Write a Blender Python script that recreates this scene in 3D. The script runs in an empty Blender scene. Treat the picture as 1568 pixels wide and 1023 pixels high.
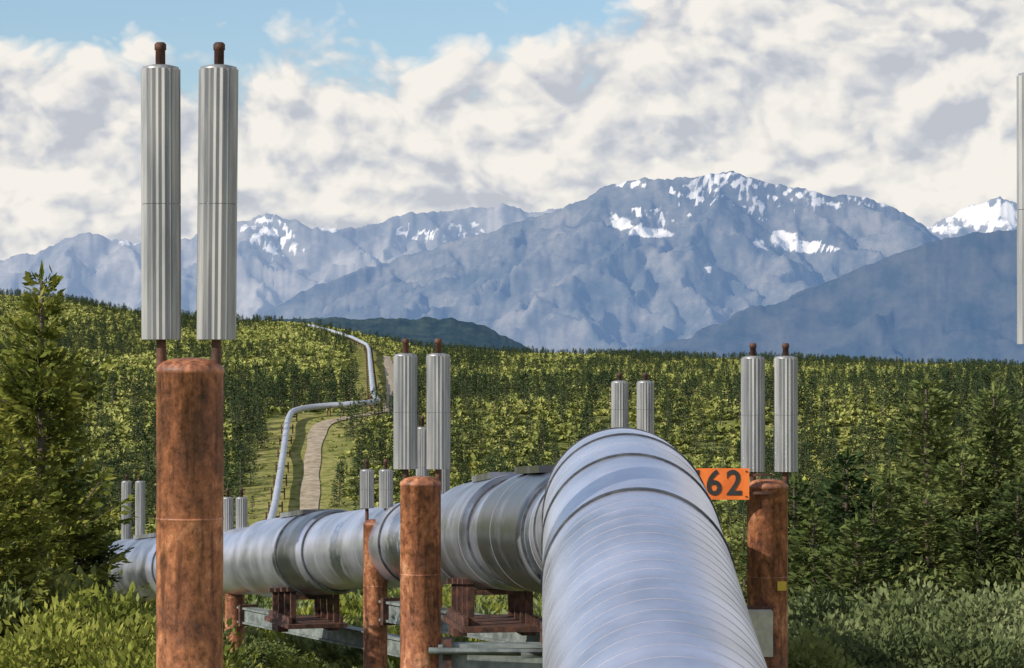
import bpy, math, random
import numpy as np
from mathutils import Vector
random.seed(5)
rng=np.random.default_rng(7)
F=4355.6; CX=784.0; HY=560.0
def P(px,py,d): return np.array([(px-CX)/F*d, d, -(py-HY)/F*d])
sc=bpy.context.scene
COL=sc.collection

# ---------------------------------------------------------------- noise
G=rng.uniform(0,2*math.pi,(256,256)); GXc=np.cos(G); GYc=np.sin(G)
def pn(x,y):
    x=np.asarray(x,float); y=np.asarray(y,float)
    xi=np.floor(x).astype(int); yi=np.floor(y).astype(int); xf=x-xi; yf=y-yi
    u=xf*xf*xf*(xf*(xf*6-15)+10); v=yf*yf*yf*(yf*(yf*6-15)+10)
    def g(i,j,fx,fy):
        a=i&255; b=j&255
        return GXc[a,b]*fx+GYc[a,b]*fy
    n00=g(xi,yi,xf,yf); n10=g(xi+1,yi,xf-1,yf); n01=g(xi,yi+1,xf,yf-1); n11=g(xi+1,yi+1,xf-1,yf-1)
    return (n00*(1-u)+n10*u)*(1-v)+(n01*(1-u)+n11*u)*v
def fbm(x,y,o=4,g=0.5):
    s=0;a=1;f=1
    for i in range(o):
        s=s+a*pn(x*f+17.3*i,y*f+9.1*i); a*=g; f*=2.03
    return s
def ridged(x,y,o=4,g=0.5):
    s=0;a=1;f=1
    for i in range(o):
        s=s+a*(1-np.abs(pn(x*f+31.7*i,y*f+5.3*i))*2.0); a*=g; f*=2.05
    return s/2.0
def sm(a,b,x):
    t=np.clip((x-a)/(b-a),0,1); return t*t*(3-2*t)

# ---------------------------------------------------------------- terrain
cpx=[-900,-300,0,75,200,360,470,560,640,800,1000,1300,1568,1900,2600]
cpy=[ 440, 448,458,460,483,498,502,520,537,547, 552, 559, 569, 580, 590]
tds=[-80,0,20,30,45,60,100,150,250,350,450,545,620,700]
tzs=[-5.2,-5.2,-5.1,-5.2,-5.9,-6.6,-9.4,-13,-22,-28.5,-31,-29.8,-21.5,-10.9]
def T0(x,y):
    x=np.asarray(x,float); y=np.asarray(y,float)
    px=x/np.maximum(y,30)*F+CX
    c=np.interp(px,cpx,cpy)
    t=np.clip((y-700)/900,0,1); s=1-(1-t)**2
    py=628+(c-628)*s
    zf=-(py-HY)/F*np.minimum(y,1600)
    k=sm(1600,3200,y)
    zf=zf*(1-k)+(-45)*k
    zn=np.interp(y,tds,tzs)
    return np.where(y<=700,zn,zf)
def T(x,y):
    x=np.asarray(x,float); y=np.asarray(y,float)
    a=0.15+1.6*sm(150,450,y)
    return T0(x,y)+fbm(x/75+3,y/75,3)*a+fbm(x/7,y/7,2)*0.12

def inv(px,py,h):
    for d in np.arange(420,1650,2.0):
        x=(px-CX)/F*d
        if -(py-HY)/F*d < float(T0(x,d))+h: return np.array([x,d])
    return np.array([(px-CX)/F*1580,1580.])

# ---------------------------------------------------------------- materials
def newmat(name):
    m=bpy.data.materials.new(name); m.use_nodes=True
    nt=m.node_tree; nt.nodes.clear()
    out=nt.nodes.new('ShaderNodeOutputMaterial')
    return m,nt,out
def N(nt,t,**k):
    n=nt.nodes.new(t)
    for a,b in k.items(): setattr(n,a,b)
    return n
def ramp(nt,stops):
    r=N(nt,'ShaderNodeValToRGB'); e=r.color_ramp.elements
    while len(e)<len(stops): e.new(0.5)
    for i,(p,c) in enumerate(stops):
        e[i].position=p; e[i].color=(c[0],c[1],c[2],1)
    return r
def simple(name,stops,scale=3.0,detail=4,rough=0.7,metal=0.0,coord='Object',stretch=(1,1,1),bump=0.0,bscale=None):
    m,nt,out=newmat(name); L=nt.links.new
    b=N(nt,'ShaderNodeBsdfPrincipled'); tc=N(nt,'ShaderNodeTexCoord'); mp=N(nt,'ShaderNodeMapping')
    mp.inputs['Scale'].default_value=stretch
    L(tc.outputs[coord],mp.inputs['Vector'])
    n=N(nt,'ShaderNodeTexNoise'); n.inputs['Scale'].default_value=scale; n.inputs['Detail'].default_value=detail; n.inputs['Roughness'].default_value=0.6
    L(mp.outputs[0],n.inputs['Vector'])
    r=ramp(nt,stops); L(n.outputs['Fac'],r.inputs[0]); L(r.outputs[0],b.inputs['Base Color'])
    b.inputs['Roughness'].default_value=rough; b.inputs['Metallic'].default_value=metal
    if bump>0:
        n2=N(nt,'ShaderNodeTexNoise'); n2.inputs['Scale'].default_value=bscale or scale*4; n2.inputs['Detail'].default_value=3
        L(tc.outputs[coord],n2.inputs['Vector'])
        bp=N(nt,'ShaderNodeBump'); bp.inputs['Strength'].default_value=bump; bp.inputs['Distance'].default_value=0.02
        L(n2.outputs['Fac'],bp.inputs['Height']); L(bp.outputs[0],b.inputs['Normal'])
    L(b.outputs[0],out.inputs[0])
    return m
def foliage(name,dark,mid,light,nscale=1.5,trans=0.3,det=2,rnd=0.3):
    m,nt,out=newmat(name); L=nt.links.new
    tc=N(nt,'ShaderNodeTexCoord'); oi=N(nt,'ShaderNodeObjectInfo')
    n=N(nt,'ShaderNodeTexNoise'); n.inputs['Scale'].default_value=nscale; n.inputs['Detail'].default_value=det; n.inputs['Roughness'].default_value=0.75
    L(tc.outputs['Object'],n.inputs['Vector'])
    ma=N(nt,'ShaderNodeMath',operation='MULTIPLY_ADD'); ma.inputs[1].default_value=rnd; L(oi.outputs['Random'],ma.inputs[0])
    sb=N(nt,'ShaderNodeMath',operation='SUBTRACT'); L(n.outputs['Fac'],sb.inputs[0]); sb.inputs[1].default_value=rnd/2
    L(sb.outputs[0],ma.inputs[2])
    r=ramp(nt,[(0.32,dark),(0.5,mid),(0.68,light)]); L(ma.outputs[0],r.inputs[0])
    b=N(nt,'ShaderNodeBsdfDiffuse')
    L(r.outputs[0],b.inputs[0])
    if trans>0:
        t=N(nt,'ShaderNodeBsdfTranslucent'); L(r.outputs[0],t.inputs[0])
        mx=N(nt,'ShaderNodeMixShader'); mx.inputs[0].default_value=trans
        L(b.outputs[0],mx.inputs[1]); L(t.outputs[0],mx.inputs[2]); L(mx.outputs[0],out.inputs[0])
    else: L(b.outputs[0],out.inputs[0])
    return m

def rust_mat():
    m,nt,out=newmat('rusted_steel'); L=nt.links.new
    tc=N(nt,'ShaderNodeTexCoord')
    def noise(sc_,det,st,ro=0.65,dis=0.0):
        mp=N(nt,'ShaderNodeMapping'); mp.inputs['Scale'].default_value=st; L(tc.outputs['Object'],mp.inputs[0])
        n=N(nt,'ShaderNodeTexNoise'); n.inputs['Scale'].default_value=sc_; n.inputs['Detail'].default_value=det; n.inputs['Roughness'].default_value=ro; n.inputs['Distortion'].default_value=dis
        L(mp.outputs[0],n.inputs['Vector']); return n.outputs['Fac']
    a=noise(1.7,6,(1.5,1.5,0.9),0.7,0.4); b_=noise(18,5,(1,1,0.8),0.75); c_=noise(7,4,(2.0,2.0,0.2),0.6)
    r1=ramp(nt,[(0.36,(0.14,0.058,0.036)),(0.45,(0.24,0.092,0.047)),(0.54,(0.36,0.140,0.064)),(0.64,(0.50,0.24,0.13))]); L(a,r1.inputs[0])
    r2=ramp(nt,[(0.37,(0.45,0.42,0.42)),(0.46,(0.88,0.88,0.88)),(0.55,(1.08,1.08,1.08)),(0.63,(1.4,1.5,1.6))]); L(b_,r2.inputs[0])
    r3=ramp(nt,[(0.38,(0.55,0.53,0.52)),(0.48,(1,1,1)),(0.66,(1.12,1.1,1.05))]); L(c_,r3.inputs[0])
    m1=N(nt,'ShaderNodeMix',data_type='RGBA',blend_type='MULTIPLY'); m1.inputs[0].default_value=1; L(r1.outputs[0],m1.inputs[6]); L(r2.outputs[0],m1.inputs[7])
    m2=N(nt,'ShaderNodeMix',data_type='RGBA',blend_type='MULTIPLY'); m2.inputs[0].default_value=1; L(m1.outputs[2],m2.inputs[6]); L(r3.outputs[0],m2.inputs[7])
    b=N(nt,'ShaderNodeBsdfPrincipled'); L(m2.outputs[2],b.inputs['Base Color']); b.inputs['Roughness'].default_value=0.55
    bp=N(nt,'ShaderNodeBump'); bp.inputs['Strength'].default_value=0.35; bp.inputs['Distance'].default_value=0.01; L(b_,bp.inputs['Height']); L(bp.outputs[0],b.inputs['Normal'])
    L(b.outputs[0],out.inputs[0]); return m
rust=rust_mat()
rustd=simple('dark_rust',[(0.36,(0.03,0.015,0.011)),(0.5,(0.07,0.03,0.02)),(0.64,(0.13,0.055,0.032))],scale=8,rough=0.75,bump=0.2)
finm=simple('weathered_aluminium',[(0.36,(0.20,0.205,0.21)),(0.5,(0.28,0.285,0.285)),(0.64,(0.36,0.355,0.34))],scale=4,rough=0.42,metal=0.4,stretch=(3,3,0.25))
beamm=simple('galvanised_beam',[(0.38,(0.11,0.13,0.125)),(0.62,(0.24,0.27,0.255))],scale=5,rough=0.6,metal=0.2)
boxm=simple('pale_painted_steel',[(0.38,(0.38,0.36,0.29)),(0.62,(0.52,0.49,0.40))],scale=9,rough=0.6)
bandm=simple('dark_band',[(0.38,(0.025,0.028,0.032)),(0.62,(0.07,0.075,0.08))],scale=9,rough=0.5)
seamm=simple('jacket_seam',[(0.3,(0.46,0.47,0.53)),(0.7,(0.52,0.53,0.60))],scale=9,rough=0.4,metal=0.7)
bark=simple('bark',[(0.38,(0.05,0.035,0.025)),(0.62,(0.13,0.10,0.075))],scale=12,rough=0.9,stretch=(1,1,0.3))
yellowm=simple('yellow_tag',[(0.3,(0.6,0.42,0.04)),(0.7,(0.7,0.5,0.06))],scale=9,rough=0.5)

def pipe_mat():
    m,nt,out=newmat('insulation_jacket'); L=nt.links.new
    tc=N(nt,'ShaderNodeTexCoord')
    n=N(nt,'ShaderNodeTexNoise'); n.inputs['Scale'].default_value=1.1; n.inputs['Detail'].default_value=5; n.inputs['Roughness'].default_value=0.6
    L(tc.outputs['Object'],n.inputs['Vector'])
    at=N(nt,'ShaderNodeAttribute',attribute_name='panel_tone_shadow')
    ad=N(nt,'ShaderNodeMath',operation='MULTIPLY_ADD'); ad.inputs[1].default_value=0.2; L(at.outputs['Fac'],ad.inputs[0])
    sb=N(nt,'ShaderNodeMath',operation='SUBTRACT'); sb.inputs[1].default_value=0.10; L(n.outputs['Fac'],sb.inputs[0]); L(sb.outputs[0],ad.inputs[2])
    r=ramp(nt,[(0.08,(0.10,0.105,0.12)),(0.34,(0.42,0.435,0.51)),(0.5,(0.59,0.605,0.71)),(0.66,(0.72,0.735,0.85))]); L(ad.outputs[0],r.inputs[0])
    b=N(nt,'ShaderNodeBsdfPrincipled'); L(r.outputs[0],b.inputs['Base Color'])
    b.inputs['Metallic'].default_value=0.78
    mr=N(nt,'ShaderNodeMapRange'); mr.inputs[1].default_value=0.35; mr.inputs[2].default_value=0.65; mr.inputs[3].default_value=0.29; mr.inputs[4].default_value=0.36
    L(n.outputs['Fac'],mr.inputs[0]); L(mr.outputs[0],b.inputs['Roughness'])
    n2=N(nt,'ShaderNodeTexNoise'); n2.inputs['Scale'].default_value=1.6; n2.inputs['Detail'].default_value=1
    L(tc.outputs['Object'],n2.inputs['Vector'])
    bp=N(nt,'ShaderNodeBump'); bp.inputs['Strength'].default_value=0.3; bp.inputs['Distance'].default_value=0.02
    L(n2.outputs['Fac'],bp.inputs['Height']); L(bp.outputs[0],b.inputs['Normal'])
    L(b.outputs[0],out.inputs[0]); return m
pipem=pipe_mat()

# ---------------------------------------------------------------- mesh builder
class MB:
    def __init__(s): s.v=[];s.f=[];s.m=[];s.s=[];s.n=0
    def add(s,v,f,m=0,smooth=False):
        v=np.asarray(v,float).reshape(-1,3)
        s.v.append(v)
        for q in f: s.f.append([i+s.n for i in q])
        s.m+= [m]*len(f); s.s+=[smooth]*len(f); s.n+=len(v)
    def build(s,name,mats,link=True):
        me=bpy.data.meshes.new(name)
        V=np.concatenate(s.v)
        me.from_pydata(V.tolist(),[],s.f)
        for m in mats: me.materials.append(m)
        me.polygons.foreach_set('material_index',s.m); me.polygons.foreach_set('use_smooth',s.s)
        me.update()
        o=bpy.data.objects.new(name,me)
        if link: COL.objects.link(o)
        return o
def box(mb,c,dx,dy,dz,m=0,ax=None):
    c=np.asarray(c,float)
    X=np.array([1,0,0.]) if ax is None else np.asarray(ax,float)/np.linalg.norm(ax)
    Z=np.array([0,0,1.]); Y=np.cross(Z,X); Y/=np.linalg.norm(Y); Z=np.cross(X,Y)
    v=[c+X*dx/2*a+Y*dy/2*b+Z*dz/2*e for a in(-1,1) for b in(-1,1) for e in(-1,1)]
    f=[(0,1,3,2),(4,6,7,5),(0,4,5,1),(2,3,7,6),(0,2,6,4),(1,5,7,3)]
    mb.add(v,f,m)
def lathe(mb,x,y,prof,n=32,m=0,star=0,depth=0.0,smooth=True,tilt=(0,0)):
    V=[];Fc=[]
    nn=n
    z0=prof[0][1]
    for (r,z) in prof:
        for i in range(nn):
            a=2*math.pi*i/nn; rr=r
            if star: rr=r*(1-depth*(i%2))
            V.append((x+rr*math.cos(a)+tilt[0]*(z-z0),y+rr*math.sin(a)+tilt[1]*(z-z0),z))
    for k in range(len(prof)-1):
        for i in range(nn):
            j=(i+1)%nn
            Fc.append((k*nn+i,k*nn+j,(k+1)*nn+j,(k+1)*nn+i))
    mb.add(V,Fc,m,smooth)
    mb.add(V[-nn:],[tuple(range(nn))],m,False)
    mb.add(V[:nn],[tuple(reversed(range(nn)))],m,False)
def frames(path):
    path=np.asarray(path); t=np.gradient(path,axis=0); t/=np.linalg.norm(t,axis=1)[:,None]
    up=np.array([0,0,1.]); r=np.cross(t,up); r/=np.maximum(np.linalg.norm(r,axis=1)[:,None],1e-6); u=np.cross(r,t)
    return t,r,u
def sweep(mb,path,rad,n=48,m=0,smooth=True,cap=False):
    path=np.asarray(path); t,r,u=frames(path); rad=np.broadcast_to(rad,(len(path),))
    a=np.linspace(0,2*math.pi,n,endpoint=False)
    if np.abs(t[:,2]).min()>0.98:
        r=np.tile([1.,0,0],(len(path),1)); u=np.tile([0,1.,0],(len(path),1))
    V=path[:,None,:]+rad[:,None,None]*(np.cos(a)[None,:,None]*r[:,None,:]+np.sin(a)[None,:,None]*u[:,None,:])
    Fc=[]
    for k in range(len(path)-1):
        for i in range(n):
            j=(i+1)%n; Fc.append((k*n+i,k*n+j,(k+1)*n+j,(k+1)*n+i))
    if cap: Fc.append(tuple(range(n))); Fc.append(tuple((len(path)-1)*n+i for i in reversed(range(n))))
    mb.add(V.reshape(-1,3),Fc,m,smooth)

# ---------------------------------------------------------------- near pipeline
ctrl=np.array([(0.3,-25,-3.5),(0.55,-10,-3.3),(0.75,4,-3.2),(0.86,12,-2.75),(0.90,18.3,-1.94),(0.93,21.5,-1.50),(0.95,23,-1.34),(0.98,25,-1.26),
 (1.03,27.2,-1.34),(1.02,30,-1.65),(0.85,33,-1.95),(0.38,36.3,-2.12),(-0.47,42,-2.5),(-2.25,49,-3.13),(-4.09,55,-3.66),(-6.15,61,-4.23),(-8.24,66,-4.73),(-11.2,74,-5.4),(-15.5,85,-6.4),(-26,105,-8.0),(-60,150,-11.5)])
def catmull(c,step):
    out=[]
    for i in range(1,len(c)-2):
        p0,p1,p2,p3=c[i-1],c[i],c[i+1],c[i+2]
        L=np.linalg.norm(p2-p1); n=max(4,int(L/step))
        d0=np.linalg.norm(p1-p0);d1=L;d2=np.linalg.norm(p3-p2)
        m1=(p2-p1)/d1-(p2-p0)/(d0+d1)+(p1-p0)/d0; m1=m1*d1
        m2=(p3-p2)/d2-(p3-p1)/(d1+d2)+(p2-p1)/d1; m2=m2*d1
        for k in range(n):
            t=k/n
            out.append((2*t**3-3*t*t+1)*p1+(t**3-2*t*t+t)*m1+(-2*t**3+3*t*t)*p2+(t**3-t*t)*m2)
    return np.array(out)
path=catmull(ctrl,0.05)
seg=np.linalg.norm(np.diff(path,axis=0),axis=1); S=np.concatenate([[0],np.cumsum(seg)])
def at_s(s): return np.array([np.interp(s,S,path[:,k]) for k in range(3)])
def s_of_d(d): return float(np.interp(d,path[:,1],S))
def at_d(d): return at_s(s_of_d(d))
R=0.70
mb=MB()
ss=np.arange(0,S[-1],0.12)
pp=np.array([at_s(s) for s in ss])
sleeves=[(33.2,37.0,0.07),(38.2,42.5,0.09),(52.0,57.5,0.08),(64,69,0.08)]
rad=np.full(len(ss),R)
for a,b,h in sleeves:
    sa,sb=s_of_d(a),s_of_d(b)
    rad+=h*sm(sa,sa+0.15,ss)*(1-sm(sb-0.15,sb,ss))
sweep(mb,pp,rad,n=72,m=0)
def ring(s0,w,dr,m,n=72):
    loc=float(np.interp(s0,ss,rad))
    t,r,u=frames(path[[max(0,np.searchsorted(S,s0)-2),np.searchsorted(S,s0),np.searchsorted(S,s0)+2]])
    c=at_s(s0); a=np.linspace(0,2*math.pi,n,endpoint=False)
    V=[]
    for off,rr in [(-w/2,loc-0.01),(-w/2+0.002,loc+dr),(w/2-0.002,loc+dr),(w/2,loc-0.01)]:
        V.append(c+t[1]*off+rr*(np.cos(a)[:,None]*r[1]+np.sin(a)[:,None]*u[1]))
    Fc=[(k*n+i,k*n+(i+1)%n,(k+1)*n+(i+1)%n,(k+1)*n+i) for k in range(3) for i in range(n)]
    mb.add(np.array(V).reshape(-1,3),Fc,m,False)
s=s_of_d(10)
while s<s_of_d(20.4):
    ring(s,0.012,0.003,2); s+=0.29
for d,w,dr in [(20.75,0.06,0.014),(22.4,0.05,0.014),(24.0,0.05,0.014),(26,0.05,0.014),(29,0.06,0.02),(31.6,0.06,0.02),(33.2,0.08,0.02),(37.0,0.08,0.02),(38.2,0.07,0.02),(42.5,0.08,0.02),(46.2,0.1,0.02),(52,0.08,0.02),(53.8,0.1,0.02),(57.5,0.08,0.02),(64,0.08,0.02),(69,0.08,0.02),(79,0.08,0.02)]:
    ring(s_of_d(d),w,dr,1)
for d in np.arange(23.2,80,3.1): ring(s_of_d(d),0.018,0.004,2)
for d in (35.6,40.0,54.5,66):
    c=at_d(d); t=at_d(d+0.3)-at_d(d-0.3)
    box(mb,c+np.array([0,0,R+0.085]),1.9,0.62,0.09,0,ax=t)
oil=mb.build('oil_pipeline',[pipem,bandm,seamm])
me=oil.data
A=me.attributes.new('panel_tone_shadow','FLOAT','POINT')
co=np.empty(len(me.vertices)*3); me.vertices.foreach_get('co',co); co=co.reshape(-1,3)
edges=np.array([0,20.75,22.4,24,26,29,31.6,33.2,37,38.2,42.5,46.2,52,53.8,57.5,61.5,64,69,73,79,500])
vals=np.array([.5,.6,.85,.5,.6,.4,.3,.2,-1.7,-.2,-0.8,.5,.2,-1.5,.1,.4,.2,-.8,.3,.4,.5,.5])  # tone per panel; the lowest values paint shadow patches onto the sleeves
A.data.foreach_set('value',vals[np.searchsorted(edges,co[:,1])].astype(np.float32))

# ---------------------------------------------------------------- supports
def post(mb,px,d,topy,r,fins,frad,stubtop):
    c=P(px,topy,d); zt=c[2]; zb=float(T(c[0],d))-0.6
    prof=[(r,zb),(r,(zb+zt)/2),(r,zt-0.05),(r*1.02,zt-0.048),(r*1.02,zt-0.02),(r*0.97,zt),(r*0.8,zt+0.035),(r*0.45,zt+0.055),(0.02,zt+0.06)]
    lathe(mb,c[0],d,prof,40,0)
    zz=zt-1.05
    lathe(mb,c[0],d,[(r+0.001,zz),(r+0.004,zz+0.004),(r+0.004,zz+0.012),(r+0.001,zz+0.016)],40,0)
    for (fx,fty,fby,sty,tilt) in fins:
        q=P(fx,fty,d); zb2=P(fx,fby,d)[2]; zs=P(fx,sty,d)[2]; ft=q[2]; x=q[0]
        k=frad
        lathe(mb,x,d,[(k*0.25,zt-0.1),(k*0.25,zs-0.02),(k*0.30,zs-0.018),(k*0.30,zs+k*0.15),(k*0.2,zs+k*0.25)],14,1,tilt=tilt)
        NF=40; DP=0.09
        lathe(mb,x,d,[(k,zb2),(k,(zb2+ft)/2-0.002)],NF,2,star=1,depth=DP,smooth=False,tilt=tilt)
        lathe(mb,x,d,[(k*0.89,(zb2+ft)/2-0.006),(k*0.89,(zb2+ft)/2+0.006)],22,2,tilt=tilt)
        lathe(mb,x+tilt[0]*(ft-zb2)/2,d,[(k,(zb2+ft)/2+0.002),(k,ft)],NF,2,star=1,depth=DP,smooth=False,tilt=tilt)
        lathe(mb,x+tilt[0]*(ft-zb2),d,[(k*0.92,ft-0.005),(k*0.92,ft+0.015),(k*0.5,ft+0.03)],22,2)
    return c
mats=[rust,rustd,finm,beamm,boxm,yellowm]
def shoe(mb,dp,zbeam):
    c=at_d(dp); t=at_d(dp+0.4)-at_d(dp-0.4); t[2]=0; t/=np.linalg.norm(t); n=np.array([t[1],-t[0],0])
    rr=float(np.interp(s_of_d(dp),ss,rad))
    for o in (-0.75,-0.25,0.25,0.75):
        cc=at_s(s_of_d(dp)+o)
        for sgn in (-1,1):
            a=cc+n*sgn*0.42; top=cc[2]-math.sqrt(max(rr*rr-0.42**2,0.01))+0.02
            box(mb,(a[0],a[1],(top+zbeam+0.2)/2),0.07,0.1,top-zbeam-0.2,1,ax=t)
            box(mb,(a[0]+n[0]*sgn*.04,a[1]+n[1]*sgn*.04,top-0.02),0.12,0.16,0.08,1,ax=t)
        box(mb,(cc[0],cc[1],cc[2]-rr-0.04),0.06,0.7,0.07,1,ax=t)
    box(mb,(c[0],c[1],zbeam+0.16),2.0,1.15,0.08,1,ax=t)
    for sgn in (-1,1):
        a=c+n*sgn*0.5; box(mb,(a[0],a[1],zbeam+0.26),1.7,0.06,0.13,1,ax=t)
        box(mb,(a[0],a[1],zbeam+0.06),0.5,0.2,0.12,1,ax=t)
def beam(mb,a,b,ztop,h=0.34,w=0.3):
    a=np.array([a[0],a[1]]);b=np.array([b[0],b[1]]); t=b-a; L=np.linalg.norm(t); c=(a+b)/2; ax=(t[0],t[1],0)
    box(mb,(c[0],c[1],ztop-0.02),L,w,0.04,3,ax=ax); box(mb,(c[0],c[1],ztop-h+0.02),L,w,0.04,3,ax=ax)
    n=np.array([-t[1],t[0]])/L
    for sgn in(-1,1):
        box(mb,(c[0]+n[0]*sgn*w*0.28,c[1]+n[1]*sgn*w*0.28,ztop-h/2),L-0.01,0.03,h-0.082,3,ax=ax)
    for k in (0.03,0.97):
        q=a+t*k; box(mb,(q[0],q[1],ztop-h/2),0.10,w*1.35,h*1.3,1,ax=ax)

m1=MB()
A1=post(m1,291,19.5,561,0.229,[(247,106,520,72,(-0.004,0)),(331,106,520,72,(0.008,0))],0.136,72)
A2=post(m1,1634,19.5,561,0.229,[(1588,116,527,80,(0,0)),(1674,116,527,80,(0,0))],0.136,80)
zb=at_d(19.5)[2]-R-0.45; beam(m1,(A1[0]+.2,19.5),(A2[0]-.2,19.5),zb); shoe(m1,19.5,zb)
m1.build('pipeline_support',mats)
m2=MB()
B1=post(m2,644,32,737,0.229,[(621,545,718,523,(0,0)),(671,545,718,523,(0,0))],0.136,520)
B2=post(m2,1175,32,741,0.229,[(1153,549,722,530,(0,0)),(1203,549,722,530,(0,0))],0.136,525)
zb=-3.12; beam(m2,(B1[0]+.2,32),(B2[0]-.2,32),zb); shoe(m2,32,zb)
c=P(1163,969,31.55); box(m2,c,0.27,0.26,0.50,4)
box(m2,(c[0]+0.01,31.74,c[2]),0.3,0.10,0.56,1)
c=P(1197,897,31.75); box(m2,c,0.10,0.03,0.10,5)
sweep(m2,[(B1[0]+.1,31.75,-3.18),(B1[0]+1.7,31.7,-3.2),(0.1,31.7,-3.22)],0.04,12,3)
m2.build('pipeline_support',mats)
m3=MB()
C1=post(m3,575,47,800,0.20,[(562,721,778,706,(0,0)),(591,721,778,706,(0,0))],0.118,706)
C2=post(m3,968,40,700,0.229,[(949,586,668,574,(0,0)),(988,586,668,574,(0,0))],0.122,575)
zb=-3.85; beam(m3,(C1[0]+.2,46.8),(C2[0]-.2,40.2),zb); shoe(m3,41,zb-0.02)
m3.build('pipeline_support',mats)
m4=MB()
D1=post(m4,360,60,838,0.21,[(349,763,812,750,(0,0)),(370,763,812,750,(0,0))],0.125,750)
D2=post(m4,660,52,800,0.21,[(647,656,775,640,(0,0)),(679,656,775,640,(0,0))],0.122,640)
zb=-5.05; beam(m4,(D1[0]+.2,59.8),(D2[0]-.2,52.2),zb); shoe(m4,54.6,zb-0.02)
m4.build('pipeline_support',mats)
m5=MB()
E1=post(m5,204,70,850,0.21,[(194,738,829,729,(0,0)),(215,738,829,729,(0,0))],0.125,730)
E2=post(m5,296,66,870,0.21,[(286,768,850,750,(0,0)),(306,768,850,750,(0,0))],0.125,750)
zb=at_d(67)[2]-R-.5; beam(m5,(E1[0]+.2,69.9),(E2[0]-.2,66.1),zb); shoe(m5,68,zb)
m5.build('pipeline_support',mats)

# ---------------------------------------------------------------- sign
signm=simple('orange_sign_paint',[(0.38,(0.62,0.13,0.02)),(0.62,(0.80,0.19,0.03))],scale=5,rough=0.5)
blackm=simple('black_lettering',[(0.3,(0.015,0.015,0.015)),(0.7,(0.03,0.03,0.03))],scale=6,rough=0.6)
ms=MB()
c=P(1090,741,31.7)
box(ms,c,(1147-1033)/F*31.7,0.012,48/F*31.7,0)
for dz in (-0.1,0.1):
    a=P(1130,741,31.73); box(ms,(a[0]+0.12,31.735,a[2]+dz),0.5,0.03,0.03,1)
for (ddx,ddz) in ((0.38,0.14),(0.38,-0.14)):
    box(ms,(c[0]+ddx,31.69,c[2]+ddz),0.016,0.014,0.016,1)
sg=ms.build('mile_marker_sign',[signm,rustd])
cu=bpy.data.curves.new('digits','FONT'); cu.body='562'; cu.size=0.36; cu.extrude=0.003; cu.offset=0.006; cu.align_x='CENTER'; cu.align_y='CENTER'; cu.space_character=1.25
to=bpy.data.objects.new('digits',cu); COL.objects.link(to); cu.materials.append(blackm)
to.location=(c[0]+0.02,31.688,c[2]); to.rotation_euler=(math.radians(90),0,0); to.parent=sg; to.scale=(1,1.08,1)

# ---------------------------------------------------------------- distant pipeline + road
def poly(pts,h,step,k=3):
    w=np.array([inv(a,b,h) for a,b in pts])
    seg=np.linalg.norm(np.diff(w,axis=0),axis=1); s=np.concatenate([[0],np.cumsum(seg)])
    q=np.arange(0,s[-1],step)
    out=np.stack([np.interp(q,s,w[:,0]),np.interp(q,s,w[:,1])],1)
    o2=out.copy()
    for i in range(len(out)):
        a=max(0,i-k);b=min(len(out),i+k+1); o2[i]=out[a:b].mean(0)
    return o2
fp=poly([(400,850),(418,785),(428,735),(436,680),(441,640),(452,624),(475,621),(540,620),(583,619),(577,611),(571,600),(568,570),(565,535),(562,528),(540,517),(505,506),(470,497)],2.3,3.0)
rp=poly([(466,870),(473,785),(477,720),(484,665),(497,645),(530,637),(595,630),(602,600),(597,570),(592,545)],0.1,3.0,5)
zz=T0(fp[:,0],fp[:,1])+2.3
k=np.ones(9)/9; zz=np.convolve(np.pad(zz,4,mode='edge'),k,'valid')
fpath=np.column_stack([fp,zz])
mf=MB(); sweep(mf,fpath,0.72,16,0)
t,r_,u_=frames(fpath)
for i in range(3,len(fpath)-3,6):
    p=fpath[i]
    for sg_ in(-1,1):
        q=p+r_[i]*1.3*sg_; g=float(T(q[0],q[1]))
        lathe(mf,q[0],q[1],[(0.15,g-1),(0.15,p[2]-0.1)],8,1)
    box(mf,(p[0],p[1],p[2]-0.95),2.6,0.25,0.3,1,ax=(r_[i][0],r_[i][1],0))
mats_f=[simple('distant_jacket',[(0.3,(0.38,0.405,0.46)),(0.7,(0.52,0.545,0.60))],scale=0.3,rough=0.5,metal=0.3),rustd,finm]
mf.build('distant_pipeline',mats_f)
gravel=simple('gravel',[(0.38,(0.24,0.19,0.12)),(0.5,(0.34,0.275,0.19)),(0.62,(0.42,0.35,0.26))],scale=0.5,detail=6,rough=0.95)
rt=np.gradient(rp,axis=0); rt/=np.linalg.norm(rt,axis=1)[:,None]; rn=np.stack([rt[:,1],-rt[:,0]],1)
mr=MB(); W=[-1.8,-0.9,0,0.9,1.8]; V=[];Fc=[]
for i,p in enumerate(rp):
    for w in W:
        ww=w*(1+0.35*float(pn(i*0.11,0.5)))
        q=p+rn[i]*ww; V.append((q[0],q[1],float(T(q[0],q[1]))+0.30-0.12*abs(w)/1.9))
for i in range(len(rp)-1):
    for j in range(4): Fc.append((i*5+j,i*5+j+1,(i+1)*5+j+1,(i+1)*5+j))
mr.add(V,Fc,0,True); mr.build('gravel_road',[gravel])
def cdist1(x,y,cs):
    d=np.full(x.shape,1e9)
    for c in cs: d=np.minimum(d,(x-c[0])**2+(y-c[1])**2)
    return np.sqrt(d)
def cdist(x,y): return np.minimum(cdist1(x,y,fp[::2]),cdist1(x,y,rp[::2]))

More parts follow.
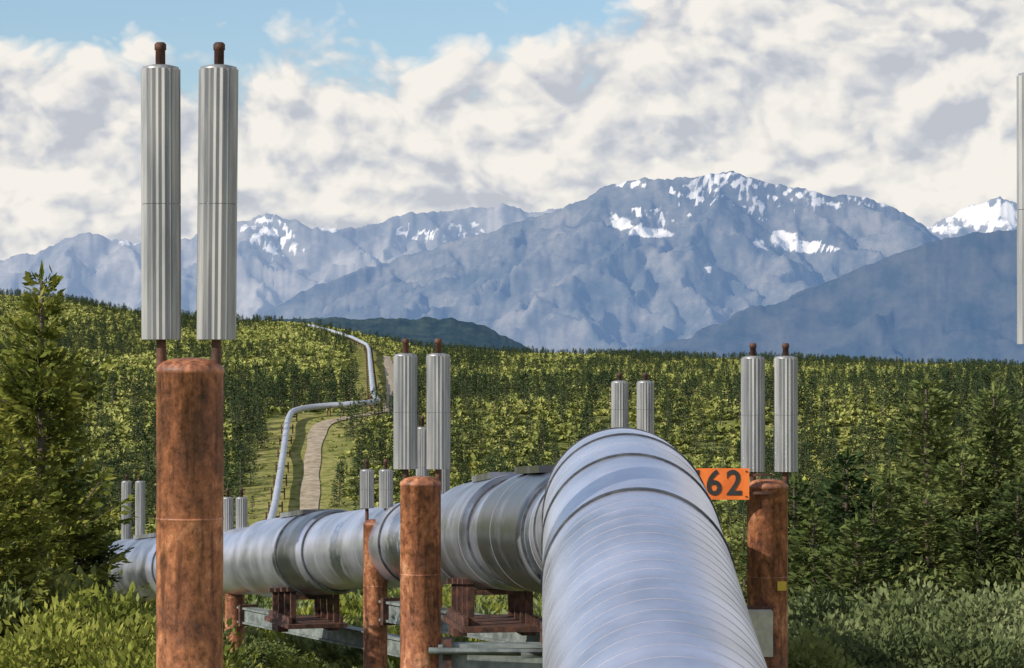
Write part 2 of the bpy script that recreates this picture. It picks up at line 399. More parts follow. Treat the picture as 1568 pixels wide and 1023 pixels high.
# ---------------------------------------------------------------- ground sheet
us=np.linspace(-0.62,0.62,420)
dsr=np.concatenate([np.arange(-60,60,2.0),np.arange(60,400,4.0),np.arange(400,1700,4.0),np.geomspace(1700,14000,40)])
U,D=np.meshgrid(us,dsr); X=U*(np.maximum(D,0)+70); Y=D; Z=T(X,Y)
nr,nc=X.shape
idx=np.arange(nr*nc).reshape(nr,nc)
q=np.stack([idx[:-1,:-1],idx[:-1,1:],idx[1:,1:],idx[1:,:-1]],-1).reshape(-1,4)
me=bpy.data.meshes.new('ground'); me.from_pydata(np.stack([X,Y,Z],-1).reshape(-1,3).tolist(),[],q.tolist())
me.polygons.foreach_set('use_smooth',[True]*len(q))
cd=cdist(X.ravel(),Y.ravel())
clear=1-sm(5,9,cd+fbm(X.ravel()/12,Y.ravel()/12,2)*5)
a=me.attributes.new('clearing','FLOAT','POINT'); a.data.foreach_set('value',clear.astype(np.float32))
m,nt,out=newmat('ground'); L=nt.links.new
tc=N(nt,'ShaderNodeTexCoord'); n1=N(nt,'ShaderNodeTexNoise'); n1.inputs['Scale'].default_value=0.3; n1.inputs['Detail'].default_value=6; n1.inputs['Roughness'].default_value=0.8
L(tc.outputs['Object'],n1.inputs['Vector'])
r1=ramp(nt,[(0.38,(0.11,0.13,0.042)),(0.5,(0.185,0.20,0.062)),(0.62,(0.26,0.255,0.09))]); L(n1.outputs['Fac'],r1.inputs[0])
r2=ramp(nt,[(0.36,(0.11,0.125,0.04)),(0.5,(0.24,0.235,0.075)),(0.64,(0.36,0.31,0.15))]); L(n1.outputs['Fac'],r2.inputs[0])
at=N(nt,'ShaderNodeAttribute',attribute_name='clearing')
mx=N(nt,'ShaderNodeMix',data_type='RGBA'); L(at.outputs['Fac'],mx.inputs[0]); L(r1.outputs[0],mx.inputs[6]); L(r2.outputs[0],mx.inputs[7])
b=N(nt,'ShaderNodeBsdfDiffuse')
L(mx.outputs[2],b.inputs[0]); L(b.outputs[0],out.inputs[0])
me.materials.append(m); go=bpy.data.objects.new('ground',me); COL.objects.link(go)

# ---------------------------------------------------------------- mountains
def haze_mat(name,rockstops,haze_glow,nscale,snowy):
    m,nt,out=newmat(name); L=nt.links.new
    tc=N(nt,'ShaderNodeTexCoord'); mp=N(nt,'ShaderNodeMapping'); mp.inputs['Scale'].default_value=(1,0.5,1.0); L(tc.outputs['Object'],mp.inputs[0])
    n1=N(nt,'ShaderNodeTexNoise'); n1.inputs['Scale'].default_value=nscale; n1.inputs['Detail'].default_value=6; n1.inputs['Roughness'].default_value=0.7
    L(mp.outputs[0],n1.inputs['Vector'])
    r=ramp(nt,rockstops); L(n1.outputs['Fac'],r.inputs[0])
    b=N(nt,'ShaderNodeBsdfDiffuse'); col=r.outputs[0]
    if snowy:
        at=N(nt,'ShaderNodeAttribute',attribute_name='snow')
        n2=N(nt,'ShaderNodeTexNoise'); n2.inputs['Scale'].default_value=0.008; n2.inputs['Detail'].default_value=5; n2.inputs['Roughness'].default_value=0.7
        L(mp.outputs[0],n2.inputs['Vector'])
        ad=N(nt,'ShaderNodeMath',operation='ADD'); L(at.outputs['Fac'],ad.inputs[0]); L(n2.outputs['Fac'],ad.inputs[1])
        mrr=N(nt,'ShaderNodeMapRange'); mrr.inputs[1].default_value=0.93; mrr.inputs[2].default_value=1.10
        L(ad.outputs[0],mrr.inputs[0])
        mx=N(nt,'ShaderNodeMix',data_type='RGBA'); L(mrr.outputs[0],mx.inputs[0]); L(col,mx.inputs[6]); mx.inputs[7].default_value=(0.52,0.475,0.41,1)
        col=mx.outputs[2]
    L(col,b.inputs[0])
    e=N(nt,'ShaderNodeEmission'); e.inputs[0].default_value=(haze_glow[0],haze_glow[1],haze_glow[2],1); e.inputs[1].default_value=1  # distance haze painted in as a constant blue glow of the surface
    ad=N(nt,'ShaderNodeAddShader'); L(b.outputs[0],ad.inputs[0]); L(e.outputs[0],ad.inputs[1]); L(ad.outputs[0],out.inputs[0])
    try: m.cycles.emission_sampling='NONE'
    except Exception as ex: print('es',ex)
    return m
def ridge_mesh(name,prof,dr,front,back,slope,mat,seed,spacing,lat=0.62,snow=None,step=3.0,dstep=60,jag=3.0,lo=-400,hi=2000,base=-120,rough=40,lean=0.0,spurs=True):
    r=np.random.default_rng(100+seed)
    hp=np.array(prof,float)
    def pys(px): return np.interp(px,hp[:,0],hp[:,1])
    def pyf(px): return pys(px)+fbm(px/26+seed*7,px*0+seed*3.3,5,0.6)*jag
    def Drf(px): return dr+fbm(px/350+seed,px*0+seed*2.7,3)*dr*0.04
    pxs=np.arange(lo,hi,step); dd=np.concatenate([np.arange(-front,0,dstep),np.arange(0,back,dstep*2)])
    PX,DD=np.meshgrid(pxs,dd)
    Dr=Drf(PX); Y=Dr+DD
    X=(PX-CX)/F*dr*(1+DD/dr*0.9)
    Hj=-(pyf(PX)-HY)/F*Dr
    ker=np.ones(41)/41; row=np.convolve(np.pad(pys(pxs)+4,20,mode='edge'),ker,'valid')
    Hs=-(np.broadcast_to(row,PX.shape)-HY)/F*dr
    bl=sm(0,500,np.abs(DD))
    H=Hj*(1-bl)+Hs*bl
    tf=np.clip(np.abs(DD)/np.maximum((Hs-base)/slope,1),0,1)
    if not spurs:
        z=base+(H-base)*(1-tf)**1.2+fbm(X/150,Y/150,5,0.6)*rough
    else:
        z=base+(H-base)*np.where(DD<0,(1-np.clip(tf*1.25,0,1))**2.0,(1-tf)**1.2)
        wx=fbm(X/1100+seed,Y/1100,4,0.55)*420; wy=fbm(X/1100+9,Y/1100+seed,4,0.55)*420
        fade=sm(0,0.2,tf)
        Xw=X+wx*fade; Yw=Y+wy*fade
        def tent(x0,y0,z0,dx,dy,Ls,zend,latk,pw):
            l=math.hypot(dx,dy); ux,uy=dx/l,dy/l
            m=(np.abs(Xw-(x0+ux*Ls/2))<Ls/2*abs(ux)+1300)&(np.abs(Yw-(y0+uy*Ls/2))<Ls/2*abs(uy)+1300)
            if not m.any(): return
            a=Xw[m]-x0; b=Yw[m]-y0
            s=(a*ux+b*uy)/Ls; p=np.abs(-a*uy+b*ux)
            sc_=np.clip(s,0,1)
            cr=z0+(zend-z0)*sc_**pw
            over=np.where(s<0,-s*Ls,np.where(s>1,(s-1)*Ls,0))
            v=cr-latk*np.sqrt(p*p+over*over)
            z[m]=np.maximum(z[m],v)
        px=lo+0.0
        while px<hi:
            h=float(-(pyf(np.array([px]))[0]-HY)/F*Drf(np.array([px]))[0])
            if h>200:
                x0=(px-CX)/F*dr; y0=float(Drf(np.array([px]))[0])
                Ls=(h-base)/slope*r.uniform(0.8,1.1)
                dx=r.uniform(-0.75,0.75)+lean
                pw=r.uniform(0.75,1.0)
                tent(x0,y0,h-5,dx,-1,Ls,base,lat*r.uniform(0.85,1.2),pw)
                l=math.hypot(dx,1); ux,uy=dx/l,-1/l
                ns=int(Ls/380)
                for j in range(ns):
                    s=(j+r.uniform(0.2,0.9))/ns*0.9
                    zz_=h-5+(base-(h-5))*s**pw
                    sgn=1 if (j%2) else -1
                    ang=math.atan2(uy,ux)+sgn*r.uniform(0.55,1.15)
                    if math.sin(ang)>0.1: continue
                    L2=(zz_-base)/slope*r.uniform(0.45,0.8)+150
                    tent(x0+ux*Ls*s,y0+uy*Ls*s,zz_-8,math.cos(ang),math.sin(ang),L2,zz_-(zz_-base)*r.uniform(0.7,1.0),lat*1.1,0.9)
            px+=spacing*r.uniform(0.55,1.4)
        ero=ridged(Xw/330+seed,Yw/420,5,0.55)
        z=z+(ero-0.75)*rough*sm(0,0.06,tf)*2.0+fbm(X/90,Y/120,4,0.6)*rough*0.45*sm(0,0.04,tf)
    nr,nc=X.shape; idx=np.arange(nr*nc).reshape(nr,nc)
    q=np.stack([idx[:-1,:-1],idx[:-1,1:],idx[1:,1:],idx[1:,:-1]],-1).reshape(-1,4)
    me=bpy.data.meshes.new(name); me.from_pydata(np.stack([X,Y,z],-1).reshape(-1,3).tolist(),[],q.tolist())
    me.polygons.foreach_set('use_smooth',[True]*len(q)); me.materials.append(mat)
    if snow:
        vpx=X/Y*F+CX; vpy=HY-z/Y*F
        s=np.full(X.shape,-1.0)
        n_=fbm(vpx/14+vpy/22,vpy/9,4,0.6)
        for (cx,cy,sx,sy,k,am) in snow:
            e=((vpx-cx-(vpy-cy)*0.6)/sx)**2+((vpy-cy)/sy)**2
            s=np.maximum(s,k-0.4*e+n_*am)
        a=me.attributes.new('snow','FLOAT','POINT'); a.data.foreach_set('value',s.ravel().astype(np.float32))
    o=bpy.data.objects.new(name,me); COL.objects.link(o)
far=[(-500,430),(-200,425),(0,400),(60,385),(125,357),(185,368),(230,374),(290,364),(365,340),(420,328),(480,345),(510,353),(560,346),(620,330),(700,322),(770,313),(810,324),(860,320),(1000,330),(1300,350),(1415,348),(1450,330),(1480,312),(1520,302),(1545,312),(1568,318),(1700,340),(2100,360)]
snow_far=[(415,360,48,36,0.60,.7),(1505,326,75,26,0.80,.5),(640,360,60,22,0.43,.7),(715,350,50,22,0.43,.7),(190,370,30,10,0.55,.4),(505,350,30,7,0.65,.3),(1450,352,35,10,.7,.4)]
mainr=[(-500,600),(250,560),(360,500),(480,440),(560,410),(640,385),(720,362),(800,338),(860,322),(900,300),(940,280),(985,273),(1020,278),(1050,270),(1080,266),(1120,262),(1160,275),(1220,288),(1290,300),(1350,308),(1380,322),(1415,347),(1470,395),(1560,450),(1700,540),(2100,600)]
snow_main=[(995,356,38,9,0.86,.3),(950,341,18,13,0.84,.3),(1235,378,44,10,0.88,.3),(1200,362,22,10,0.84,.3),(1110,278,75,18,0.64,.9),(1150,312,26,22,0.62,.9),(960,280,50,10,0.60,.7),(1250,302,120,24,0.47,.9),(1165,374,14,10,0.7,.4),(1060,300,60,18,0.50,.9),(1085,412,10,6,.7,.4),(990,330,70,20,.38,.8),(1340,312,50,8,.52,.6)]
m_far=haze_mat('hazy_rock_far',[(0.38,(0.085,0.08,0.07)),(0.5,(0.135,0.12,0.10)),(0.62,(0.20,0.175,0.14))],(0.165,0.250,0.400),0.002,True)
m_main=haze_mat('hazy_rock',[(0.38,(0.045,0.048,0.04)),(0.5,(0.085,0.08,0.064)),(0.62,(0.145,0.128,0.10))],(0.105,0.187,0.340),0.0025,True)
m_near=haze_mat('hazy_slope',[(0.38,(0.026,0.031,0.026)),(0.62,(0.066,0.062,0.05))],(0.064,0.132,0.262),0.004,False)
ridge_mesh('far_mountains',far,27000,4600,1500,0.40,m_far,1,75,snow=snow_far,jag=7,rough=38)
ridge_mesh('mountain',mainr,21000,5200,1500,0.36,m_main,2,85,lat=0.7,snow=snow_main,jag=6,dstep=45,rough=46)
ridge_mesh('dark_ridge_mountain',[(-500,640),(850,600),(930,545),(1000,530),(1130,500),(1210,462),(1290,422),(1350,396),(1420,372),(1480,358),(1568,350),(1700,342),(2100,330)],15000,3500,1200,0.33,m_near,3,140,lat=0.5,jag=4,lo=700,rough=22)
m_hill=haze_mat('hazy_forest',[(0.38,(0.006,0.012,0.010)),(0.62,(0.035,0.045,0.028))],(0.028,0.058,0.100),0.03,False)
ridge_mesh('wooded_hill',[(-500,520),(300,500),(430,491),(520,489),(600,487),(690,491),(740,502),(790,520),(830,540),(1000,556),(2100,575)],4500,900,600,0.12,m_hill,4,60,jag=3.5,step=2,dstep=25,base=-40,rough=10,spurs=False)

# ---------------------------------------------------------------- vegetation
def blades(mb,base,dirv,side,ln,w,m):
    n=len(base)
    p0=base; p1=base+dirv*ln[:,None]*0.45+side*w[:,None]; p2=base+dirv*ln[:,None]; p3=base+dirv*ln[:,None]*0.45-side*w[:,None]
    V=np.stack([p0,p1,p2,p3],1).reshape(-1,3)
    Fc=np.arange(n*4).reshape(-1,4).tolist()
    mb.add(V,Fc,m,False)
def nrm(v): return v/np.maximum(np.linalg.norm(v,axis=-1,keepdims=True),1e-9)
def spruce(name,h,br,nb,tw,twl,bl,bw,per,seed,mats,link=True,power=0.85,core=True,t0=0.06,whorl=0,wv=0.0):
    r=np.random.default_rng(seed); mb=MB()
    n=10 if core else 3; zs=np.linspace(0,h,n); bend=np.cumsum(r.normal(0,0.012*h/7,(n,2)),axis=0)
    pth=np.column_stack([bend[:,0],bend[:,1],zs]); 
    sweep(mb,pth,np.linspace(0.018*h,0.004*h,n),7 if core else 4,0)
    B=[];Dv=[];Sd=[];Ln=[];Wd=[]
    lump=r.uniform(0,6.28,4)
    wl=r.uniform(0.68-wv,1.18+wv,max(whorl,1)+1)
    for i in range(nb):
        t=t0+(1-t0)*((i+r.random())/nb)**0.9
        wf=1.0
        if whorl and r.random()<0.75:
            q_=int(t*whorl); t=(q_+0.5+r.normal(0,0.09))/whorl; wf=wl[q_]; t=min(max(t,0.03),0.995)
        az=i*2.39996+r.normal(0,0.35)
        L=br*((1-t)**power)*r.uniform(0.5,1.2)*wf*(1+0.18*math.sin(az*2+lump[0])+0.15*math.sin(t*17+lump[1]))+0.05*h*0.4
        L=max(L,0.1*bl)
        o=np.array([np.interp(t*h,zs,bend[:,0]),np.interp(t*h,zs,bend[:,1]),t*h])
        el=-0.18+0.85*t+r.normal(0,0.08)
        d=np.array([math.cos(az)*math.cos(el),math.sin(az)*math.cos(el),math.sin(el)])
        lat=np.array([-math.sin(az),math.cos(az),0])
        k=max(2,int(L/tw))
        pts=[]
        for j in range(k+1):
            s=j/k; pts.append(o+d*L*s+np.array([0,0,1])*L*(-0.30*s+0.38*s*s))
        if core and L>0.3: sweep(mb,np.array(pts)[::max(1,k//3)] if k>=6 else np.array(pts),0.006*L+0.004,3,0)
        for j in range(1,k+1):
            s=j/k
            if s<0.18: continue
            for sg in (-1,1,0):
                l=twl*(0.35+0.65*(1-s))*min(1,L/0.8)+bl*0.4
                if sg==0: 
                    tdv=d*1.0+np.array([0,0,0.1]); 
                    if j<k and r.random()<0.5: continue
                else: tdv=d*0.8+lat*sg*0.9+np.array([0,0,r.uniform(-0.25,0.05)])
                tdv=tdv/np.linalg.norm(tdv)
                cnt=max(1,int(per*l/twl+0.5))
                for c_ in range(cnt):
                    f=(c_+r.random())/cnt
                    bp=pts[j]+tdv*l*f*0.8
                    bd=tdv+r.normal(0,0.32,3)*np.array([1,1,0.6]); bd/=np.linalg.norm(bd)
                    sv=np.cross(bd,r.normal(0,1,3)+np.array([0,0,1.2])); sv/=np.linalg.norm(sv)+1e-9
                    B.append(bp);Dv.append(bd);Sd.append(sv);Ln.append(bl*r.uniform(0.7,1.3));Wd.append(bw*r.uniform(0.7,1.3))
    blades(mb,np.array(B),np.array(Dv),np.array(Sd),np.array(Ln),np.array(Wd),1)
    top=np.array([bend[-1,0],bend[-1,1],h]);
    blades(mb,np.array([top-[0,0,0.1*bl]]*3),np.array([[0,0,1.],[0.1,0,1],[0,0.1,1]]),np.array([[1,0,0.],[0,1,0],[0.7,0.7,0]]),np.array([bl*2]*3),np.array([bw]*3),1)
    return mb.build(name,mats,link)
def bush(name,w,h,lobes,leaves,ls,seed,mats,link=True,stems=14,narrow=0.45):
    r=np.random.default_rng(seed); mb=MB()
    LC=[]
    for i in range(lobes):
        a=r.uniform(0,6.28); q=math.sqrt(r.random())*w*0.62; zc=h*(0.28+0.6*r.random()*(1-0.55*(q/(w*0.62))**2))
        LC.append((q*math.cos(a),q*math.sin(a),zc,r.uniform(0.16,0.34)*min(w,h)))
    LC=np.array(LC)
    for i in range(min(stems,lobes)):
        c=LC[i]; pts=np.array([[c[0]*.1,c[1]*.1,0],[c[0]*.5,c[1]*.5,c[2]*.55],[c[0],c[1],c[2]]]); sweep(mb,pts,np.array([0.02,0.014,0.006])*h/1.5,4,0)
    k=r.integers(0,lobes,leaves); dirs=nrm(r.normal(0,1,(leaves,3))); dirs[:,2]=np.abs(dirs[:,2])*0.9+dirs[:,2]*0.1
    rr=LC[k,3]*(r.random(leaves)**0.35)*r.uniform(0.75,1.25,leaves)
    B=LC[k,:3]+dirs*rr[:,None]*np.array([1,1,1.15])
    Dv=nrm(dirs*0.7+np.array([0,0,0.6])+r.normal(0,0.5,(leaves,3)))
    Sd=nrm(np.cross(Dv,r.normal(0,1,(leaves,3))))
    Ln=ls*r.uniform(0.6,1.4,leaves); 
    B[:,2]=np.maximum(B[:,2],0.02)
    blades(mb,B,Dv,Sd,Ln,Ln*narrow*0.5,1)
    return mb.build(name,mats,link)

f_spruce=foliage('spruce_needles',(0.06,0.082,0.02),(0.15,0.175,0.036),(0.30,0.30,0.065),2.2,0.25)
f_spruce_d=foliage('dark_spruce_needles',(0.025,0.045,0.020),(0.06,0.088,0.03),(0.11,0.14,0.042),2.0,0.15)
f_mixed=foliage('mixed_leaves',(0.07,0.10,0.034),(0.15,0.185,0.06),(0.26,0.285,0.095),1.6,0.25)
f_willow=foliage('willow_leaves',(0.08,0.105,0.045),(0.17,0.205,0.085),(0.28,0.31,0.15),2.0,0.25)
f_bright=foliage('bright_shrub_leaves',(0.13,0.155,0.03),(0.24,0.26,0.05),(0.38,0.38,0.10),1.5,0.3)
f_forest=foliage('forest_spruce',(0.028,0.048,0.024),(0.05,0.075,0.034),(0.09,0.115,0.046),0.4,0.0,1)
f_carpet=foliage('shrub_carpet',(0.18,0.205,0.058),(0.27,0.29,0.082),(0.37,0.37,0.12),0.5,0.0,1,rnd=0.36)

def place(src,name,px,d,h0,hgt,rot,sx=1.0):
    o=bpy.data.objects.new(name,src.data); COL.objects.link(o)
    x=(px-CX)/F*d; s=hgt/h0
    o.location=(x,d,float(T(x,d))-0.05); o.scale=(s*sx,s*sx,s); o.rotation_euler=(0,0,rot)
    return o
spA=spruce('srcA',7.2,2.0,250,0.10,0.44,0.17,0.042,4,11,[bark,f_spruce],False,power=0.8,whorl=20,wv=0.22)
spB=spruce('srcB',6.5,1.45,240,0.10,0.36,0.16,0.040,4,12,[bark,f_mixed],False,power=0.72,whorl=22,wv=0.1)
spC=spruce('srcC',4.6,1.3,190,0.10,0.32,0.15,0.038,4,13,[bark,f_spruce_d],False,power=0.75,whorl=17,wv=0.1)
def hneed(px,topy,d): 
    x=(px-CX)/F*d; return -(topy-HY)/F*d-float(T(x,d))
for src,h0,px,ty,d,rot,sx in [(spA,7.2,58,425,42,0.4,0.92),(spA,7.2,-45,470,46,2.2,0.85),(spA,7.2,122,760,46,1.3,1.3),(spA,7.2,0,640,39,3.0,1.1),(spA,7.2,-70,520,44,5,1),(spC,4.6,80,720,52,2.0,1.2),
    (spB,6.5,1420,587,62,0.2,1.2),(spB,6.5,1525,600,58,1.7,1.05),(spC,4.6,1292,700,52,0.9,1.1),(spC,4.6,1216,740,50,2.0,1.2),(spB,6.5,1360,730,56,3.3,1.4),(spB,6.5,1470,700,58,4.4,1.4),(spB,6.5,1600,640,57,5.1,1.3),(spC,4.6,1250,780,46,4.0,1.2),(spC,4.6,1335,760,48,5.5,1.1),(spB,6.5,1560,740,50,0.0,1.5),(spB,6.5,1140,800,70,0.5,1.3),(spB,6.5,1420,760,52,2.5,1.7),(spB,6.5,1500,790,50,1.5,1.6),(spC,4.6,1310,800,44,1.5,1.3)]:
    place(src,'spruce_tree',px,d,h0,hneed(px,ty,d),rot,sx=sx)

bwA=bush('srcW',1.6,2.2,30,9000,0.09,21,[bark,f_willow],False)
bwB=bush('srcX',1.7,2.0,24,7000,0.10,22,[bark,f_bright],False)
bwC=bush('srcY',1.7,2.4,26,7000,0.11,23,[bark,f_mixed],False)
for px,ty,d,src in [(30,890,41,bwC),(110,880,40,bwC),(175,885,38,bwB),(215,935,36,bwB),(60,915,36,bwB),(130,945,34,bwB),(5,950,34,bwB),(190,975,33,bwB),(-60,900,38,bwC),(225,905,44,bwB),(95,900,39,bwB),
   (1240,905,42,bwA),(1290,890,44,bwA),(1350,905,41,bwA),(1400,895,43,bwA),(1455,910,40,bwA),(1510,895,42,bwA),(1565,905,40,bwA),(1265,950,36,bwA),(1330,955,35,bwA),(1395,960,36,bwA),(1460,950,35,bwA),(1530,960,36,bwA),(1600,930,37,bwA),(1380,860,50,bwC),(1490,850,52,bwC),(1560,860,50,bwC),(1300,870,49,bwC),(1218,975,34,bwC),(1435,835,53,bwC),
   (395,985,52,bwC),(440,1000,45,bwB)]:
    h=hneed(px,ty,d)
    o=place(src,'willow_shrub',px,d,2.2,h,random.uniform(0,6.28)); 
    s=max(0.9,min(h/2.2*1.05,1.5)); o.scale=(s*random.uniform(.9,1.2),s*random.uniform(.9,1.2),h/2.25)

def instancer(name,srcs,pts,scl,rot,idx):
    c=bpy.data.collections.new(name+'_parts')
    for i,s in enumerate(srcs):
        s.name='part_%02d_'%i+s.name; c.objects.link(s)
    me=bpy.data.meshes.new(name); me.from_pydata(pts.tolist(),[],[])
    a=me.attributes.new('scl','FLOAT_VECTOR','POINT'); a.data.foreach_set('vector',scl.astype(np.float32).ravel())
    a=me.attributes.new('rot','FLOAT','POINT'); a.data.foreach_set('value',rot.astype(np.float32))
    a=me.attributes.new('idx','INT','POINT'); a.data.foreach_set('value',idx.astype(np.int32))
    o=bpy.data.objects.new(name,me); COL.objects.link(o)
    ng=bpy.data.node_groups.new(name,'GeometryNodeTree')
    ng.interface.new_socket('Geometry',in_out='INPUT',socket_type='NodeSocketGeometry')
    ng.interface.new_socket('Geometry',in_out='OUTPUT',socket_type='NodeSocketGeometry')
    gi=ng.nodes.new('NodeGroupInput'); gout=ng.nodes.new('NodeGroupOutput')
    ci=ng.nodes.new('GeometryNodeCollectionInfo'); ci.inputs[0].default_value=c; ci.inputs[1].default_value=True; ci.inputs[2].default_value=True
    ip=ng.nodes.new('GeometryNodeInstanceOnPoints')
    def na(t,n):
        k=ng.nodes.new('GeometryNodeInputNamedAttribute'); k.data_type=t; k.inputs[0].default_value=n; return k.outputs[0]
    cx=ng.nodes.new('ShaderNodeCombineXYZ'); L=ng.links.new
    L(na('FLOAT','rot'),cx.inputs[2])
    L(gi.outputs[0],ip.inputs['Points']); L(ci.outputs[0],ip.inputs['Instance']); ip.inputs['Pick Instance'].default_value=True
    L(na('INT','idx'),ip.inputs['Instance Index']); L(cx.outputs[0],ip.inputs['Rotation']); L(na('FLOAT_VECTOR','scl'),ip.inputs['Scale'])
    L(ip.outputs[0],gout.inputs[0])
    md=o.modifiers.new('instances','NODES'); md.node_group=ng
    return o
def scatter(n,d0,d1,umax):
    d=np.sqrt(rng.uniform(d0**2,d1**2,n))
    u=rng.uniform(-umax,umax,n); return u*(d+25),d
fs=[spruce('forest%d'%i,7,rr,nb,0.5,0.4,0.7,0.12,1,40+i,[bark,f_forest],False,power=pw_,core=False,t0=0.04) for i,(rr,nb,pw_) in enumerate([(0.8,40,0.8),(0.6,36,0.7),(0.95,44,0.9),(0.5,32,0.6)])]
x,d=scatter(60000,150,1690,0.212)
den=fbm(x/45+5,d/120,4)
dk=sm(-0.1,0.35,den)
near=1-sm(600,840,d)
p=(0.035+0.42*dk)*(1-near)+near*(0.22+0.55*dk)
p=np.where(d<520,p*0.4,p)
p=np.where(d>1400,p*1.3,p)
keep=(rng.random(len(x))<p)&(cdist(x,d)>5.0)
x=x[keep];d=d[keep]
n=len(x); s=rng.uniform(0.35,1.15,n)*np.interp(d,[150,450,700,900,1200],[0.45,0.8,1.1,0.8,0.7])
pts=np.column_stack([x,d,T(x,d)-0.1])
instancer('spruce_forest',fs,pts,np.column_stack([s*1.05,s*1.05,s]),rng.uniform(0,6.28,n),rng.integers(0,4,n))
print('forest',n)
cb=[bush('carpet%d'%i,3.8,1.4,12,75,1.1,60+i,[bark,f_carpet],False,stems=0,narrow=0.8) for i in range(3)]
x,d=scatter(36000,130,1690,0.212)
c1=cdist1(x,d,fp[::2]); c2=cdist1(x,d,rp[::2]); cdv=np.minimum(c1,c2)
keep=(c1>2.0)&(c2>3.2)
x=x[keep];d=d[keep];cdv=cdv[keep]; n=len(x); s=rng.uniform(0.5,1.3,n)*np.interp(d,[130,400,800],[0.6,0.9,1.15])*np.interp(cdv,[2,6,12],[0.15,0.35,1])
instancer('shrub_carpet',cb,np.column_stack([x,d,T(x,d)-0.15]),np.column_stack([s,s,s*rng.uniform(.4,0.95,n)]),rng.uniform(0,6.28,n),rng.integers(0,3,n))
ub=[bush('under%d'%i,1.5,1.0,10,500,0.19,80+i,[bark,mm],False,stems=0) for i,mm in enumerate([f_bright,f_mixed,f_bright,f_willow])]
x,d=scatter(4600,26,150,0.23)
pd=np.abs(x-np.interp(d,path[:,1],path[:,0]))
keep=(pd>0.9)|(d>90)
x=x[keep];d=d[keep];pd=pd[keep];n=len(x)
s=rng.uniform(0.5,1.2,n)*np.where((pd<6)&(d<85),0.8,1.15)
instancer('undergrowth',ub,np.column_stack([x,d,T(x,d)-0.05]),np.column_stack([s,s,s]),rng.uniform(0,6.28,n),rng.integers(0,4,n))

# ---------------------------------------------------------------- light
Sv=Vector((-0.76,-0.46,0.50)).normalized()
el=math.asin(Sv.z); rotz=math.atan2(Sv.x,Sv.y)
sun=bpy.data.lights.new('sun','SUN'); sun.energy=4.9; sun.angle=math.radians(0.5); sun.color=(1.0,0.93,0.82)
so=bpy.data.objects.new('sun',sun); so.rotation_euler=Sv.to_track_quat('Z','Y').to_euler(); COL.objects.link(so)
w=bpy.data.worlds.new('World'); sc.world=w; w.use_nodes=True; nt=w.node_tree; nt.nodes.clear(); L=nt.links.new
out=N(nt,'ShaderNodeOutputWorld'); sky=N(nt,'ShaderNodeTexSky'); sky.sky_type='NISHITA'; sky.sun_disc=False
sky.sun_elevation=el; sky.sun_rotation=rotz; sky.air_density=1.0; sky.dust_density=0.8; sky.ozone_density=3.2
bg=N(nt,'ShaderNodeBackground'); bg.inputs[1].default_value=0.14; L(sky.outputs[0],bg.inputs[0])
tc=N(nt,'ShaderNodeTexCoord')
def M(op,a,b=None,c=None,cl=False):
    n=N(nt,'ShaderNodeMath',operation=op); n.use_clamp=cl
    for i,v in enumerate((a,b,c)):
        if v is None: continue
        if isinstance(v,(int,float)): n.inputs[i].default_value=v
        else: L(v,n.inputs[i])
    return n.outputs[0]
sep=N(nt,'ShaderNodeSeparateXYZ'); L(tc.outputs['Generated'],sep.inputs[0]); xo,yo,zo=sep.outputs
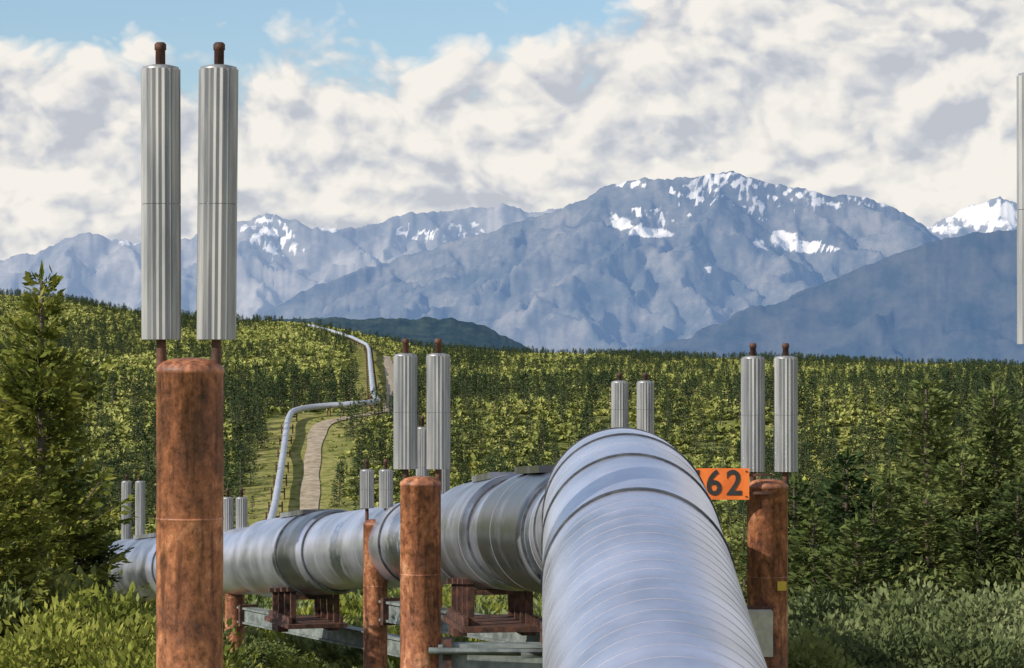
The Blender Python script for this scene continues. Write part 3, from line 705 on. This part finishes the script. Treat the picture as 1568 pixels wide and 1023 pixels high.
def height(off):
    mp=N(nt,'ShaderNodeMapping'); mp.inputs['Location'].default_value=(off[0]+0.31,off[1]+0.2,off[2]); mp.inputs['Scale'].default_value=(1,1,1.35)
    L(tc.outputs['Generated'],mp.inputs[0])
    n=N(nt,'ShaderNodeTexNoise'); n.inputs['Scale'].default_value=18; n.inputs['Detail'].default_value=5; n.inputs['Roughness'].default_value=0.5
    L(mp.outputs[0],n.inputs['Vector'])
    v=N(nt,'ShaderNodeTexVoronoi'); v.feature='F1'; v.inputs['Scale'].default_value=36; v.inputs['Detail'].default_value=2; v.inputs['Roughness'].default_value=0.55
    vm=N(nt,'ShaderNodeVectorMath',operation='MULTIPLY_ADD'); L(n.outputs['Color'],vm.inputs[0]); vm.inputs[1].default_value=(0.07,0.07,0.07); L(mp.outputs[0],vm.inputs[2])
    L(vm.outputs[0],v.inputs['Vector'])
    return M('MULTIPLY_ADD',v.outputs['Distance'],-0.55,M('ADD',n.outputs['Fac'],0.27)), n.outputs['Fac']
h0,nz=height((0,0,0)); h1,_=height((-0.005,0,0.010))
e=M('MULTIPLY_ADD',M('SUBTRACT',h0,h1),2.0,0.66)  # paints sunlit and shaded cloud sides from the offset height difference
e=M('ADD',e,M('MULTIPLY',M('SUBTRACT',nz,0.5),0.9),None,True)
r=ramp(nt,[(0.15,(0.52,0.55,0.61)),(0.42,(0.65,0.665,0.695)),(0.64,(0.79,0.775,0.75)),(0.97,(0.92,0.885,0.825))]); L(e,r.inputs[0])
xs=M('MULTIPLY',M('MAXIMUM',M('SUBTRACT',xo,0.015),0.0),0.8)
cov=M('ADD',M('MULTIPLY_ADD',M('SUBTRACT',h0,0.5),0.05,0.126),M('SUBTRACT',xs,zo))
fac=M('DIVIDE',cov,0.013,None,True)
fac2=M('MULTIPLY',M('SUBTRACT',nz,0.52),9.0,None,True)
fac3=M('MULTIPLY',fac2,M('GREATER_THAN',zo,0.17))  # unseen clouds above the view, added for the pipe to reflect
fac=M('MAXIMUM',fac,fac3)
cb_=N(nt,'ShaderNodeBackground'); L(r.outputs[0],cb_.inputs[0]); cb_.inputs[1].default_value=1.0
mx=N(nt,'ShaderNodeMixShader'); L(fac,mx.inputs[0]); L(bg.outputs[0],mx.inputs[1]); L(cb_.outputs[0],mx.inputs[2]); L(mx.outputs[0],out.inputs[0])
try:
    w.cycles.sampling_method='MANUAL'; w.cycles.sample_map_resolution=512
except Exception as ex: print(ex)

# ---------------------------------------------------------------- camera
cam=bpy.data.cameras.new('camera'); cam.lens=100; cam.sensor_width=36; cam.clip_start=0.1; cam.clip_end=60000
co_=bpy.data.objects.new('camera',cam); COL.objects.link(co_); co_.location=(0,0,0)
co_.rotation_euler=(math.radians(90)+math.atan(48.5/F),0,0); sc.camera=co_
sc.view_settings.view_transform='Standard'; sc.view_settings.look='None'; sc.view_settings.exposure=0
